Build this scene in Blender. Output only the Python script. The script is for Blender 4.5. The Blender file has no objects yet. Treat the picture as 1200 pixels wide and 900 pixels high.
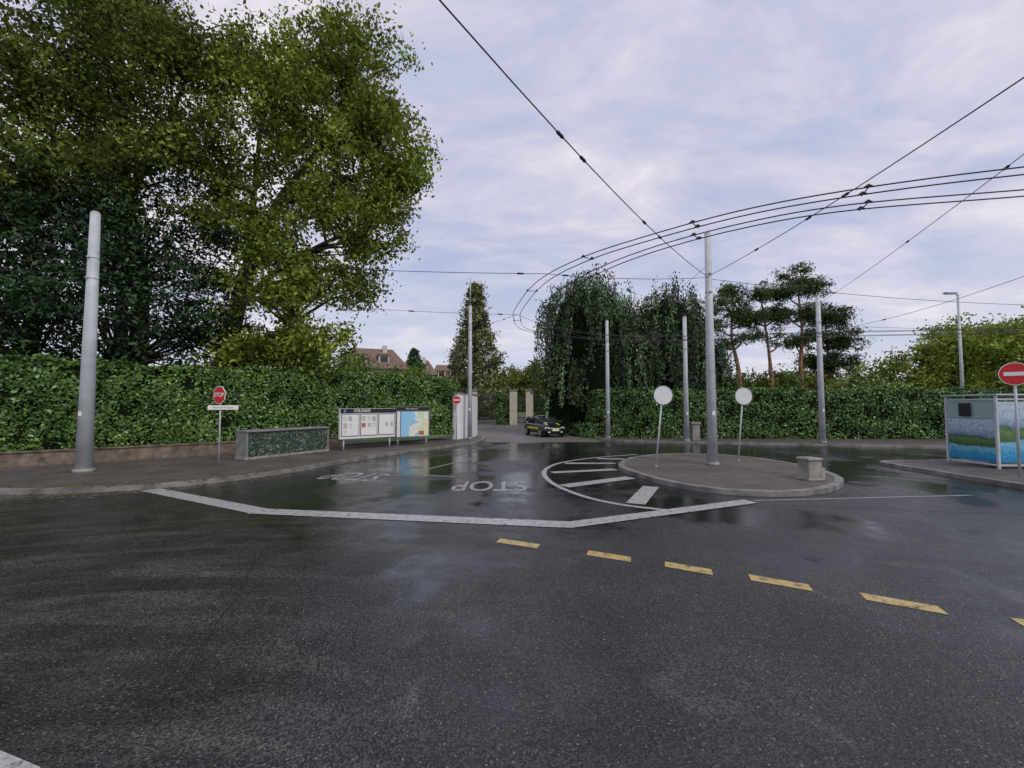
import bpy, math, random
import numpy as np
from mathutils import Vector, Matrix, noise as mnoise
random.seed(7); rng=np.random.default_rng(7)
S=bpy.context.scene
S.view_settings.view_transform='Standard'; S.view_settings.look='None'; S.view_settings.exposure=0
COL=S.collection

# ---------------------------------------------------------------- helpers
def newmat(name):
    m=bpy.data.materials.new(name); m.use_nodes=True
    nt=m.node_tree; return m,nt,nt.nodes,nt.links,nt.nodes['Principled BSDF']
def simple(name,col,rough=.6,metal=0,var=.15,scale=6,bump=0.0,bscale=60,spec=.5):
    m,nt,N,L,b=newmat(name)
    tc=N.new('ShaderNodeTexCoord'); n=N.new('ShaderNodeTexNoise'); n.inputs['Scale'].default_value=scale; n.inputs['Detail'].default_value=4
    L.new(tc.outputs['Object'],n.inputs['Vector'])
    r=N.new('ShaderNodeValToRGB'); r.color_ramp.elements[0].position=.3; r.color_ramp.elements[1].position=.7
    r.color_ramp.elements[0].color=tuple(c*(1-var) for c in col)+(1,); r.color_ramp.elements[1].color=tuple(min(1,c*(1+var)) for c in col)+(1,)
    L.new(n.outputs['Fac'],r.inputs['Fac']); L.new(r.outputs['Color'],b.inputs['Base Color'])
    b.inputs['Roughness'].default_value=rough; b.inputs['Metallic'].default_value=metal; b.inputs['Specular IOR Level'].default_value=spec
    if bump>0:
        n2=N.new('ShaderNodeTexNoise'); n2.inputs['Scale'].default_value=bscale; n2.inputs['Detail'].default_value=3
        L.new(tc.outputs['Object'],n2.inputs['Vector'])
        bp=N.new('ShaderNodeBump'); bp.inputs['Strength'].default_value=bump; bp.inputs['Distance'].default_value=.02
        L.new(n2.outputs['Fac'],bp.inputs['Height']); L.new(bp.outputs['Normal'],b.inputs['Normal'])
    return m
def foliage(name,trans=.3,gloss=.06,rough=.45):
    m=bpy.data.materials.new(name); m.use_nodes=True; N=m.node_tree.nodes; L=m.node_tree.links
    N.remove(N['Principled BSDF'])
    a=N.new('ShaderNodeAttribute'); a.attribute_name='Col'
    d=N.new('ShaderNodeBsdfDiffuse'); L.new(a.outputs['Color'],d.inputs['Color']); last=d
    if trans>0:
        t=N.new('ShaderNodeBsdfTranslucent'); L.new(a.outputs['Color'],t.inputs['Color'])
        mx=N.new('ShaderNodeMixShader'); mx.inputs[0].default_value=trans
        L.new(last.outputs[0],mx.inputs[1]); L.new(t.outputs[0],mx.inputs[2]); last=mx
    if gloss>0:
        g=N.new('ShaderNodeBsdfGlossy'); g.inputs['Roughness'].default_value=rough; g.inputs['Color'].default_value=(.9,.95,1,1)
        mx=N.new('ShaderNodeMixShader'); mx.inputs[0].default_value=gloss
        L.new(last.outputs[0],mx.inputs[1]); L.new(g.outputs[0],mx.inputs[2]); last=mx
    L.new(last.outputs[0],N['Material Output'].inputs['Surface']); return m
def empty(name,loc=(0,0,0),rz=0,parent=None):
    e=bpy.data.objects.new(name,None); e.empty_display_size=.3; e.location=loc; e.rotation_euler=(0,0,rz); COL.objects.link(e)
    if parent: e.parent=parent
    return e
def obj(name,me,mat=None,parent=None):
    o=bpy.data.objects.new(name,me); COL.objects.link(o)
    if mat is not None: me.materials.append(mat)
    if parent: o.parent=parent
    return o
def mesh(name,v,f,mat=None,parent=None,smooth=False):
    me=bpy.data.meshes.new(name); me.from_pydata([tuple(p) for p in v],[],f); me.update()
    if smooth:
        for p in me.polygons: p.use_smooth=True
    return obj(name,me,mat,parent)
def box(name,c,s,mat,parent=None,bev=0.0,rz=0):
    x,y,z=s[0]/2,s[1]/2,s[2]/2
    v=[(-x,-y,-z),(x,-y,-z),(x,y,-z),(-x,y,-z),(-x,-y,z),(x,-y,z),(x,y,z),(-x,y,z)]
    f=[(0,3,2,1),(4,5,6,7),(0,1,5,4),(1,2,6,5),(2,3,7,6),(3,0,4,7)]
    o=mesh(name,v,f,mat,parent); o.location=c; o.rotation_euler=(0,0,rz)
    if bev>0:
        b=o.modifiers.new('b','BEVEL'); b.width=bev; b.segments=2
    return o
def tube_geo(pts,rad,seg=10,cap=True):
    V=[];F=[]; n=len(pts); pts=[Vector(p) for p in pts]
    ref=Vector((0.13,1,0.07)).normalized()
    for i,p in enumerate(pts):
        d=(pts[min(i+1,n-1)]-pts[max(i-1,0)]).normalized()
        a=d.cross(ref); 
        if a.length<.1: a=d.cross(Vector((1,0,0)))
        a.normalize(); b=d.cross(a)
        for k in range(seg):
            t=2*math.pi*k/seg; V.append(p+(a*math.cos(t)+b*math.sin(t))*rad[i])
    for i in range(n-1):
        for k in range(seg):
            k2=(k+1)%seg; F.append((i*seg+k,i*seg+k2,(i+1)*seg+k2,(i+1)*seg+k))
    if cap:
        F.append(tuple(range(seg))[::-1]); F.append(tuple((n-1)*seg+k for k in range(seg)))
    return V,F
def tube(name,pts,rad,mat,parent=None,seg=10):
    if not hasattr(rad,'__len__'): rad=[rad]*len(pts)
    V,F=tube_geo(pts,rad,seg); return mesh(name,V,F,mat,parent,smooth=True)
def tubes(name,lst,mat,parent=None,seg=7):
    V=[];F=[]
    for pts,rad in lst:
        v,f=tube_geo(pts,rad,seg,True); o=len(V); V+=v; F+=[tuple(i+o for i in q) for q in f]
    return mesh(name,V,F,mat,parent,smooth=True)
def sheet(name,pts,z,mat,parent=None):
    return mesh(name,[(x,y,z) for x,y in pts],[tuple(range(len(pts)))],mat,parent)
def strip(name,pts,w,z,mat,parent=None,closed=False,z0=None):
    """flat ribbon (or kerb box if z0 given) following a polyline"""
    P=[Vector((p[0],p[1])) for p in pts]; n=len(P); Lf=[];R=[]
    for i in range(n):
        if closed: a,b=P[i-1],P[(i+1)%n]
        else: a,b=P[max(i-1,0)],P[min(i+1,n-1)]
        d=(b-a).normalized(); nn=Vector((-d.y,d.x))
        Lf.append(P[i]+nn*w/2); R.append(P[i]-nn*w/2)
    V=[];F=[]
    for i in range(n):
        V+= [(Lf[i].x,Lf[i].y,z),(R[i].x,R[i].y,z)]
        if z0 is not None: V+=[(R[i].x,R[i].y,z0),(Lf[i].x,Lf[i].y,z0)]
    k=4 if z0 is not None else 2
    for i in range(n if closed else n-1):
        a=i*k;b=((i+1)%n)*k
        F.append((a,a+1,b+1,b))
        if k==4: F.append((a+1,a+2,b+2,b+1)); F.append((a+3,a,b,b+3))
    if k==4 and not closed:
        F.append((0,3,2,1)); e=(n-1)*k; F.append((e,e+1,e+2,e+3))
    return mesh(name,V,F,mat,parent)
def catmull(pts,sub=8,closed=False):
    P=[Vector(p) for p in pts]; n=len(P); out=[]
    rngi=range(n) if closed else range(n-1)
    for i in rngi:
        p0=P[i-1] if (closed or i>0) else P[i]; p1=P[i]; p2=P[(i+1)%n]; p3=P[(i+2)%n] if (closed or i+2<n) else p2
        for s in range(sub):
            t=s/sub
            out.append(.5*((2*p1)+(p2-p0)*t+(2*p0-5*p1+4*p2-p3)*t*t+(3*p1-p0-3*p2+p3)*t**3))
    if not closed: out.append(P[-1])
    return out
def leafmesh(name,C,size,col,mat,parent=None,nb=None,nbw=0.0,width=.5,axis=None,axw=0.0):
    N=len(C); n=rng.normal(size=(N,3)); n/=np.linalg.norm(n,axis=1)[:,None]
    if nb is not None: n=n*(1-nbw)+nb*nbw; n/=np.linalg.norm(n,axis=1)[:,None]
    t=rng.normal(size=(N,3)); 
    if axis is not None: t=t*(1-axw)+np.array(axis)*axw
    t-= n*np.sum(t*n,axis=1)[:,None]; t/=np.linalg.norm(t,axis=1)[:,None]+1e-9
    b=np.cross(n,t); s=size[:,None]
    V=np.empty((N,4,3),dtype=np.float32)
    V[:,0]=C+t*s; V[:,1]=C+b*s*width; V[:,2]=C-t*s; V[:,3]=C-b*s*width
    me=bpy.data.meshes.new(name)
    me.vertices.add(N*4); me.vertices.foreach_set('co',V.ravel())
    me.loops.add(N*4); me.loops.foreach_set('vertex_index',np.arange(N*4,dtype=np.int32))
    me.polygons.add(N); me.polygons.foreach_set('loop_start',np.arange(0,N*4,4,dtype=np.int32))
    try: me.polygons.foreach_set('loop_total',np.full(N,4,dtype=np.int32))
    except Exception: pass
    me.update(calc_edges=True)
    ca=me.color_attributes.new('Col','FLOAT_COLOR','POINT')
    c=np.ones((N,4,4),dtype=np.float32); c[:,:,:3]=np.clip(col,0,.8)[:,None,:]
    ca.data.foreach_set('color',c.ravel())
    return obj(name,me,mat,parent)
def mixcol(c1,c2,N,sd=.25):
    t=rng.random((N,1)); b=np.exp(rng.normal(0,sd,(N,1)))
    return (np.array(c1)*(1-t)+np.array(c2)*t)*b
def ell_clusters(ells,k,gap=-.15,gs=.4,pw=.42):
    out=[]
    for (x,y,z,rx,ry,rz) in ells:
        n=int(k*((rx*ry*rz)**(2/3)))
        for _ in range(n):
            d=rng.normal(size=3); d/=np.linalg.norm(d); r=rng.random()**pw
            r*=1+.36*mnoise.noise(Vector((d[0]*2.2+x,d[1]*2.2+y,d[2]*2.2+z)))
            p=(x+d[0]*rx*r,y+d[1]*ry*r,z+d[2]*rz*r)
            if mnoise.noise(Vector(p)*gs)<gap: continue
            out.append(p)
    return np.array(out)
def crown(name,cl,nper,sig,lsize,c1,c2,mat,parent,flat=.7,sd=.3,**kw):
    M=len(cl); sg=np.array([sig,sig,sig*flat])*(.6+.8*rng.random((M,1)))
    C=(cl[:,None,:]+rng.normal(size=(M,nper,3))*sg[:,None,:]).reshape(-1,3)
    cc=np.repeat(mixcol(c1,c2,M,sd),nper,axis=0)*np.exp(rng.normal(0,.2,(M*nper,1)))
    s=lsize*(.6+.8*rng.random(M*nper))
    C[:,2]=np.maximum(C[:,2],.1)
    return leafmesh(name,C,s,cc,mat,parent,**kw)
def branchset(cl,trunkpts,n,r0=.05):
    L=[]; T=[Vector(p) for p in trunkpts]
    idx=rng.choice(len(cl),min(n,len(cl)),replace=False)
    for i in idx:
        p=Vector(cl[i]); 
        q=min(T,key=lambda t:(t-p).length+(4 if t.z>p.z else 0))
        m=(p+q)/2+Vector((random.uniform(-.4,.4),random.uniform(-.4,.4),random.uniform(-.1,.6)))
        l=(p-q).length
        L.append(([q,m,p],[r0+l*.012,r0*.6+l*.006,.012]))
    return L

# ---------------------------------------------------------------- materials
steel=simple('galvanised_steel',(.47,.51,.53),.5,.0,.16,2)
wireM=simple('wire_dark',(.025,.025,.03),.5,.3)
insM=simple('insulator',(.02,.02,.02),.4)
concrete=simple('concrete',(.27,.255,.23),.8,0,.35,3,.5,40)
kerbM=simple('kerb_stone',(.20,.192,.18),.5,0,.45,2.5,.5,50)
whiteP=simple('white_plaster',(.82,.82,.84),.7,0,.05,2)
creamM=simple('cream_stone',(.55,.50,.40),.8,0,.15,2)
blackM=simple('black_metal',(.015,.016,.018),.4)
darkgreenM=simple('dark_gate_metal',(.02,.03,.025),.5)
signW=simple('sign_white',(.82,.82,.82),.4,0,.03)
signBack=simple('sign_back_grey',(.70,.73,.74),.5,.0,.08)
signR=simple('sign_red',(.60,.02,.02),.4,0,.05)
bark=simple('bark',(.075,.062,.047),.9,0,.4,3,.6,12)
pinebark=simple('pine_bark',(.22,.11,.065),.9,0,.4,2,.6,12)
stoneW=simple('old_wall_stone',(.17,.135,.105),.85,0,.5,4,.8,14)
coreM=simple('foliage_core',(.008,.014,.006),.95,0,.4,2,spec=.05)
leafM=foliage('leaf',.3,.0); leafDark=foliage('leaf_dark',0,.025,.5); leafHedge=foliage('leaf_hedge',0,.05,.4)

def nodekit(N,L):
    def noise(vec,scale,det=4,dist=0,rough=.5):
        n=N.new('ShaderNodeTexNoise'); n.inputs['Scale'].default_value=scale; n.inputs['Detail'].default_value=det; n.inputs['Distortion'].default_value=dist; n.inputs['Roughness'].default_value=rough
        L.new(vec,n.inputs['Vector']); return n.outputs['Fac']
    def ramp(fac,a,bb,ca=(0,0,0,1),cb=(1,1,1,1)):
        r=N.new('ShaderNodeValToRGB'); r.color_ramp.elements[0].position=a; r.color_ramp.elements[1].position=bb
        r.color_ramp.elements[0].color=ca; r.color_ramp.elements[1].color=cb; L.new(fac,r.inputs['Fac']); return r.outputs['Color']
    def mth(op,a,bb):
        q=N.new('ShaderNodeMath'); q.operation=op
        for i,x in enumerate((a,bb)):
            if isinstance(x,(int,float)): q.inputs[i].default_value=x
            else: L.new(x,q.inputs[i])
        return q.outputs[0]
    def mixc(f,a,bb,mode='MIX'):
        q=N.new('ShaderNodeMix'); q.data_type='RGBA'; q.blend_type=mode
        if isinstance(f,float): q.inputs[0].default_value=f
        else: L.new(f,q.inputs[0])
        for i,x in ((6,a),(7,bb)):
            if isinstance(x,tuple): q.inputs[i].default_value=x
            else: L.new(x,q.inputs[i])
        return q.outputs[2]
    def mrange(v,a,b,c,d):
        q=N.new('ShaderNodeMapRange'); L.new(v,q.inputs['Value'])
        for k,x in zip(('From Min','From Max','To Min','To Max'),(a,b,c,d)): q.inputs[k].default_value=x
        return q.outputs[0]
    return noise,ramp,mth,mixc,mrange
def ground_mat():
    m,nt,N,L,b=newmat('grass_ground')
    tc=N.new('ShaderNodeTexCoord'); n=N.new('ShaderNodeTexNoise'); n.inputs['Scale'].default_value=.6; n.inputs['Detail'].default_value=5
    L.new(tc.outputs['Object'],n.inputs['Vector']); r=N.new('ShaderNodeValToRGB')
    r.color_ramp.elements[0].color=(.04,.08,.02,1); r.color_ramp.elements[1].color=(.15,.24,.04,1)
    L.new(n.outputs['Fac'],r.inputs['Fac']); L.new(r.outputs['Color'],b.inputs['Base Color']); b.inputs['Roughness'].default_value=.9
    return m
def asphalt(name,dark,light,wetbias,road=True):
    m,nt,N,L,b=newmat(name); noise,ramp,mth,mixc,mrange=nodekit(N,L)
    tc=N.new('ShaderNodeTexCoord'); V=tc.outputs['Object']
    sep=N.new('ShaderNodeSeparateXYZ'); L.new(V,sep.inputs[0])
    zone=mrange(sep.outputs['Y'],6.5,12.0,0,.12) if road else mrange(sep.outputs['Y'],0,100,0,0)
    mid=noise(V,1.5,4,0,.65)
    big=mth('ADD',mth('MULTIPLY',noise(V,.34,3,.9),.7),mth('MULTIPLY',mid,.3))
    wet=mth('ADD',mth('ADD',big,zone),wetbias)
    wetm=ramp(wet,.46,.63)
    base=mixc(ramp(noise(V,.8,5,0,.6),.35,.68),dark,light)
    vo=N.new('ShaderNodeTexVoronoi'); vo.inputs['Scale'].default_value=70; L.new(V,vo.inputs['Vector'])
    sc=N.new('ShaderNodeSeparateColor'); L.new(vo.outputs['Color'],sc.inputs[0])
    agg=ramp(sc.outputs[0],.30,1.0,(.45,.45,.46,1),(2.5,2.45,2.35,1))
    base=mixc(.95,base,agg,'MULTIPLY')
    base=mixc(mth('MULTIPLY',ramp(noise(V,42,1),.68,.74),.7),base,(.30,.29,.27,1))
    if road:
        cx=N.new('ShaderNodeVectorMath'); cx.operation='SUBTRACT'; L.new(V,cx.inputs[0]); cx.inputs[1].default_value=(-3,-6,0)
        ln=N.new('ShaderNodeVectorMath'); ln.operation='LENGTH'; L.new(cx.outputs[0],ln.inputs[0])
        cbn=N.new('ShaderNodeCombineXYZ'); L.new(mth('MULTIPLY',ln.outputs['Value'],1.5),cbn.inputs[0]); L.new(mth('MULTIPLY',sep.outputs['X'],.22),cbn.inputs[1])
        st=ramp(noise(cbn.outputs[0],1.6,4,0,.6),.48,.70)
        side=mrange(sep.outputs['X'],1.0,-4.0,.0,1.0)
        near=mrange(sep.outputs['Y'],11.5,8.5,0,1)
        pale=mixc(1.0,(.10,.096,.091,1),agg,'MULTIPLY')
        base=mixc(mth('MULTIPLY',mth('MULTIPLY',mth('MULTIPLY',st,side),near),.6),base,pale)
        dry=ramp(noise(V,.9,5,1.0,.65),.58,.74)
        base=mixc(mth('MULTIPLY',mth('MULTIPLY',dry,near),.45),base,pale)
    base=mixc(mth('MULTIPLY',wetm,.6),base,mixc(1.0,base,(.4,.4,.42,1),'MULTIPLY'))
    L.new(base,b.inputs['Base Color'])
    ro=mrange(wetm,0,1,.36 if road else .6,.10)
    L.new(mth('MAXIMUM',mth('ADD',ro,mth('MULTIPLY',mth('SUBTRACT',noise(V,2.6,4,0,.65),.5),.36)),.045),b.inputs['Roughness'])
    bp=N.new('ShaderNodeBump'); bp.inputs['Distance'].default_value=.008
    L.new(mth('ADD',vo.outputs['Distance'],noise(V,40,1)),bp.inputs['Height'])
    L.new(mth('SUBTRACT',.6,mth('MULTIPLY',wetm,.52)),bp.inputs['Strength'])
    L.new(bp.outputs['Normal'],b.inputs['Normal'])
    return m
roadM=asphalt('wet_asphalt',(.0135,.0135,.0145,1),(.030,.030,.030,1),-.005)
paveM=asphalt('pavement_asphalt',(.06,.052,.047,1),(.105,.092,.083,1),-.17,False)
driveM=asphalt('driveway_asphalt',(.10,.092,.085,1),(.16,.15,.14,1),-.25,False)
islM=asphalt('island_surface',(.06,.049,.041,1),(.11,.092,.078,1),-.14,False)
def paint(name,col,lo=.30,hi=.50,under=(.05,.05,.05,1)):
    m,nt,N,L,b=newmat(name); tc=N.new('ShaderNodeTexCoord')
    n=N.new('ShaderNodeTexNoise'); n.inputs['Scale'].default_value=9; n.inputs['Detail'].default_value=9; n.inputs['Roughness'].default_value=.75
    L.new(tc.outputs['Object'],n.inputs['Vector']); r=N.new('ShaderNodeValToRGB')
    e=r.color_ramp.elements; e[0].position=lo; e[1].position=hi
    e[0].color=under; e[1].color=tuple(c*.75 for c in col)+(1,)
    x=r.color_ramp.elements.new(hi+.25); x.color=col+(1,)
    L.new(n.outputs['Fac'],r.inputs['Fac']); L.new(r.outputs['Color'],b.inputs['Base Color']); b.inputs['Roughness'].default_value=.38
    bp=N.new('ShaderNodeBump'); bp.inputs['Strength'].default_value=.35; bp.inputs['Distance'].default_value=.006
    n2=N.new('ShaderNodeTexNoise'); n2.inputs['Scale'].default_value=60; L.new(tc.outputs['Object'],n2.inputs['Vector'])
    L.new(n2.outputs['Fac'],bp.inputs['Height']); L.new(bp.outputs['Normal'],b.inputs['Normal'])
    return m
wpaint=paint('white_road_paint',(.50,.50,.49),.36,.47); wfaint=paint('worn_road_paint',(.40,.40,.40),.37,.50); ypaint=paint('yellow_road_paint',(.60,.44,.14),.36,.47)

# ---------------------------------------------------------------- world + sun + camera
W=bpy.data.worlds.new('World'); S.world=W; W.use_nodes=True
N=W.node_tree.nodes; L=W.node_tree.links; N.clear()
noise,ramp,M,mixc,mrange=nodekit(N,L)
out=N.new('ShaderNodeOutputWorld'); sky=N.new('ShaderNodeTexSky'); sky.sky_type='NISHITA'; sky.sun_disc=False
SE,SR=math.radians(46),math.radians(140)
sky.sun_elevation=SE; sky.sun_rotation=SR
b1=N.new('ShaderNodeBackground'); b1.inputs['Strength'].default_value=.10; L.new(sky.outputs[0],b1.inputs[0])
tc=N.new('ShaderNodeTexCoord'); sp=N.new('ShaderNodeSeparateXYZ'); L.new(tc.outputs['Generated'],sp.inputs[0])
zz=M('ADD',M('MAXIMUM',sp.outputs['Z'],0.0),.22)
cb=N.new('ShaderNodeCombineXYZ'); L.new(M('DIVIDE',sp.outputs['X'],zz),cb.inputs[0]); L.new(M('DIVIDE',sp.outputs['Y'],zz),cb.inputs[1])
mp=N.new('ShaderNodeMapping'); mp.inputs['Rotation'].default_value=(0,0,.6); mp.inputs['Scale'].default_value=(1,1.6,1); L.new(cb.outputs[0],mp.inputs[0])
n1=noise(mp.outputs[0],1.9,5,.35,.62); n2=noise(mp.outputs[0],.55,1)
f=M('ADD',M('MULTIPLY',n1,.62),M('MULTIPLY',n2,.38))
rp=N.new('ShaderNodeValToRGB'); e=rp.color_ramp.elements
e[0].position=.38; e[0].color=(.48,.53,.75,1); e[1].position=.62; e[1].color=(.93,.87,.93,1)
x=e.new(.46); x.color=(.58,.60,.79,1); x=e.new(.54); x.color=(.73,.70,.83,1)
L.new(f,rp.inputs[0])
hzc=mixc(mrange(sp.outputs['Z'],0,.32,.6,0),rp.outputs[0],(.77,.78,.86,1))
b2=N.new('ShaderNodeBackground'); L.new(hzc,b2.inputs[0]); b2.inputs[1].default_value=1.0
ms=N.new('ShaderNodeMixShader'); ms.inputs[0].default_value=.9; L.new(b1.outputs[0],ms.inputs[1]); L.new(b2.outputs[0],ms.inputs[2]); L.new(ms.outputs[0],out.inputs[0])
sl=bpy.data.lights.new('sun','SUN'); sl.energy=1.4; sl.angle=math.radians(14); sl.color=(1,.93,.82)
so=bpy.data.objects.new('sun',sl); COL.objects.link(so)
sd=Vector((math.sin(SR)*math.cos(SE),math.cos(SR)*math.cos(SE),math.sin(SE)))
so.rotation_euler=sd.to_track_quat('Z','Y').to_euler(); so.location=(0,0,40)
cam=bpy.data.cameras.new('camera'); co=bpy.data.objects.new('camera',cam); COL.objects.link(co)
cam.sensor_width=36; cam.lens=15.6; cam.clip_end=3000; cam.clip_start=.05
co.location=(0,0,2.2); co.rotation_euler=(math.radians(90+2.75),0,0); S.camera=co

# ---------------------------------------------------------------- ground, road, pavements
GM=ground_mat()
sheet('ground',[(-1500,-1500),(1500,-1500),(1500,1500),(-1500,1500)],0,GM)
sheet('road',[(-80,-40),(90,-40),(90,27.2),(2.5,27.6),(-5,27.6),(-80,22)],.004,roadM)
sheet('driveway',[(-2.6,26.4),(5.4,26.6),(4.6,30.5),(3.0,36),(2.2,50),(2.4,90),(-6,90),(-4.0,50),(-2.6,34)],.008,driveM)
lk=[(-60,9.6),(-20,10.6),(-12.8,11.1),(-10.6,11.4),(-9.3,12.0),(-8.1,13.2),(-7.1,15.2),(-6,18.3),(-4.3,21.6),(-2.8,24.3),(-1.9,26.3),(-1.8,29.4)]
lks=[(p.x,p.y) for p in catmull([(a,b,0) for a,b in lk],5)]
e=empty('pavement')
sheet('surface',lks+[(-3.6,30),(-17,17),(-60,15)],.12,paveM,e); strip('kerb',lks,.18,.128,kerbM,e,z0=0)
rk=[(5.6,30),(5.8,27.6),(8,26.3),(14.4,24.7),(21.2,23.2),(35,21.5),(60,20)]
rks=[(p.x,p.y) for p in catmull([(a,b,0) for a,b in rk],6)]
e=empty('pavement')
sheet('surface',[(60,30),(7,30)]+rks,.12,paveM,e); strip('kerb',rks,.2,.128,kerbM,e,z0=0)
pk=[(40,18.5),(20,17.4),(15.5,16.9),(14.0,16.7),(13.6,16.0),(13.5,13),(13.6,10),(14.2,8.6),(16,7.6),(30,6)]
pks=[(p.x,p.y) for p in catmull([(a,b,0) for a,b in pk],6)]
e=empty('bus_stop_pavement')
sheet('surface',pks,.12,paveM,e); strip('kerb',pks,.2,.128,kerbM,e,z0=0)
ik=[(3.83,15.7),(3.95,13.6),(4.5,12.0),(5.4,11.1),(6.7,10.9),(8.1,11.5),(9.4,12.9),(10,15),(9.8,17.2),(8.8,18.8),(6.9,19.2),(5,18)]
iks=[(p.x,p.y) for p in catmull([(a,b,0) for a,b in ik],6,True)]
e=empty('traffic_island')
sheet('surface',iks,.12,islM,e); strip('kerb',iks,.2,.13,kerbM,e,closed=True,z0=0)

# ---------------------------------------------------------------- markings
MK=empty('road_markings')
strip('stop_line',[(-9.45,11.7),(-5.28,9.35)],.42,.0085,wpaint,MK)
strip('stop_line_2',[(-5.35,9.33),(1.16,8.25)],.44,.0125,wpaint,MK)
strip('stop_line_3',[(1.0,8.22),(5.45,10.25)],.38,.0165,wpaint,MK)
for i,(a,b) in enumerate([((-.24,7.33),(.4,7.02)),((1.11,6.73),(1.68,6.43)),((2.1,6.25),(2.62,5.95)),((3.02,5.78),(3.58,5.45)),((4.02,5.22),(4.6,4.86)),((5.1,4.61),(5.7,4.3)),((6.3,4.0),(6.9,3.7))]):
    w=.10; sheet('yellow_dash_%d'%i,[(a[0]-.02,a[1]-w),(b[0]-.02,b[1]-w),(b[0]+.05,b[1]+w),(a[0]+.05,a[1]+w)],.0085,ypaint,MK)
arc=[(5.6,20),(3.3,18.6),(1.75,16.9),(1.08,14.9),(1.12,12.8),(1.65,11.0),(2.4,9.95),(3.3,9.4)]
strip('hatch_outline',[(p.x,p.y) for p in catmull([(a,b,0) for a,b in arc],8)],.15,.0085,wpaint,MK)
for i,(a,b,w) in enumerate([((1.3,14.6),(3.55,15.3),.36),((1.4,12.15),(3.6,13.6),.45),((2.75,10.0),(3.75,12.1),.42),((2.0,16.9),(3.9,16.9),.38),((3.5,18.4),(4.6,18.2),.35)]):
    strip('hatch_stripe_%d'%i,[a,b],w,.0125,wpaint,MK)
strip('edge_line',[(5.6,10.35),(11.2,10.95)],.08,.0085,wfaint,MK)
strip('lane_line',[(-2.9,14.1),(-1.75,13.75)],.10,.0085,wfaint,MK)
strip('lane_line_2',[(-3.0,15.2),(-1.6,18.5)],.10,.0085,wfaint,MK)
sheet('near_line',[(-3.9,3.12),(-3.22,2.92),(-2.86,2.80),(-2.7,2.4),(-3.9,2.3)],.0085,wpaint,MK)
for i,(c,w,h,r) in enumerate([((-.6,12.3),2.15,1.45,math.pi),((-4.85,13.9),2.0,1.4,math.pi-.25)]):
    cu=bpy.data.curves.new('stop_lettering','FONT'); cu.body='STOP'; cu.align_x='CENTER'; cu.align_y='CENTER'; cu.offset=.012
    o=bpy.data.objects.new('stop_lettering_%d'%i,cu); COL.objects.link(o); cu.materials.append(wfaint); o.parent=MK
    o.location=(c[0],c[1],.0085); o.rotation_euler=(0,0,r); o.scale=(w/2.55,h/.72,1)
tar=simple('tar_seam',(.020,.020,.021),.4); iron=simple('cast_iron',(.05,.045,.04),.5,.6,.3,20)
TS=empty('tar_seams')
def wig(a,b,n,amp): 
    o=[]
    for i in range(n+1):
        t=i/n; o.append((a[0]+(b[0]-a[0])*t+random.uniform(-amp,amp),a[1]+(b[1]-a[1])*t+random.uniform(-amp,amp)))
    return o
strip('seam_1',wig((5.7,9.9),(16,8.0),34,.02),.022,.007,tar,TS)
strip('seam_2',wig((-4.4,8.6),(-2.6,3.6),34,.02),.012,.007,tar,TS)
def disc(name,c,r,mat,parent=None,n=28):
    return mesh(name,[(c[0]+r*math.cos(2*math.pi*i/n),c[1]+r*math.sin(2*math.pi*i/n),c[2]) for i in range(n)],[tuple(range(n))],mat,parent)
for c in [(9.9,12.6),(4.2,21.5)]:
    e=empty('manhole_cover'); disc('rim',(c[0],c[1],.009),.36,tar,e); disc('cover',(c[0],c[1],.013),.29,iron,e)
n=1500; t=rng.random(n)*(len(lks)-12); i0=t.astype(int); A_=np.array(lks); p=A_[i0]+(A_[i0+1]-A_[i0])*(t-i0)[:,None]
off=rng.normal(0,.5,n)
d=A_[i0+1]-A_[i0]; d/=np.linalg.norm(d,axis=1)[:,None]; p=p+np.stack([-d[:,1],d[:,0]],1)*off[:,None]
z=np.where(off>-.11,.138,.016)
leafmesh('fallen_leaves',np.column_stack([p,z]),.03+.04*rng.random(n),mixcol((.10,.07,.03),(.22,.18,.06),n,.3),leafDark,None,nb=np.array([[0,0,1.]]),nbw=.97)

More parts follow.
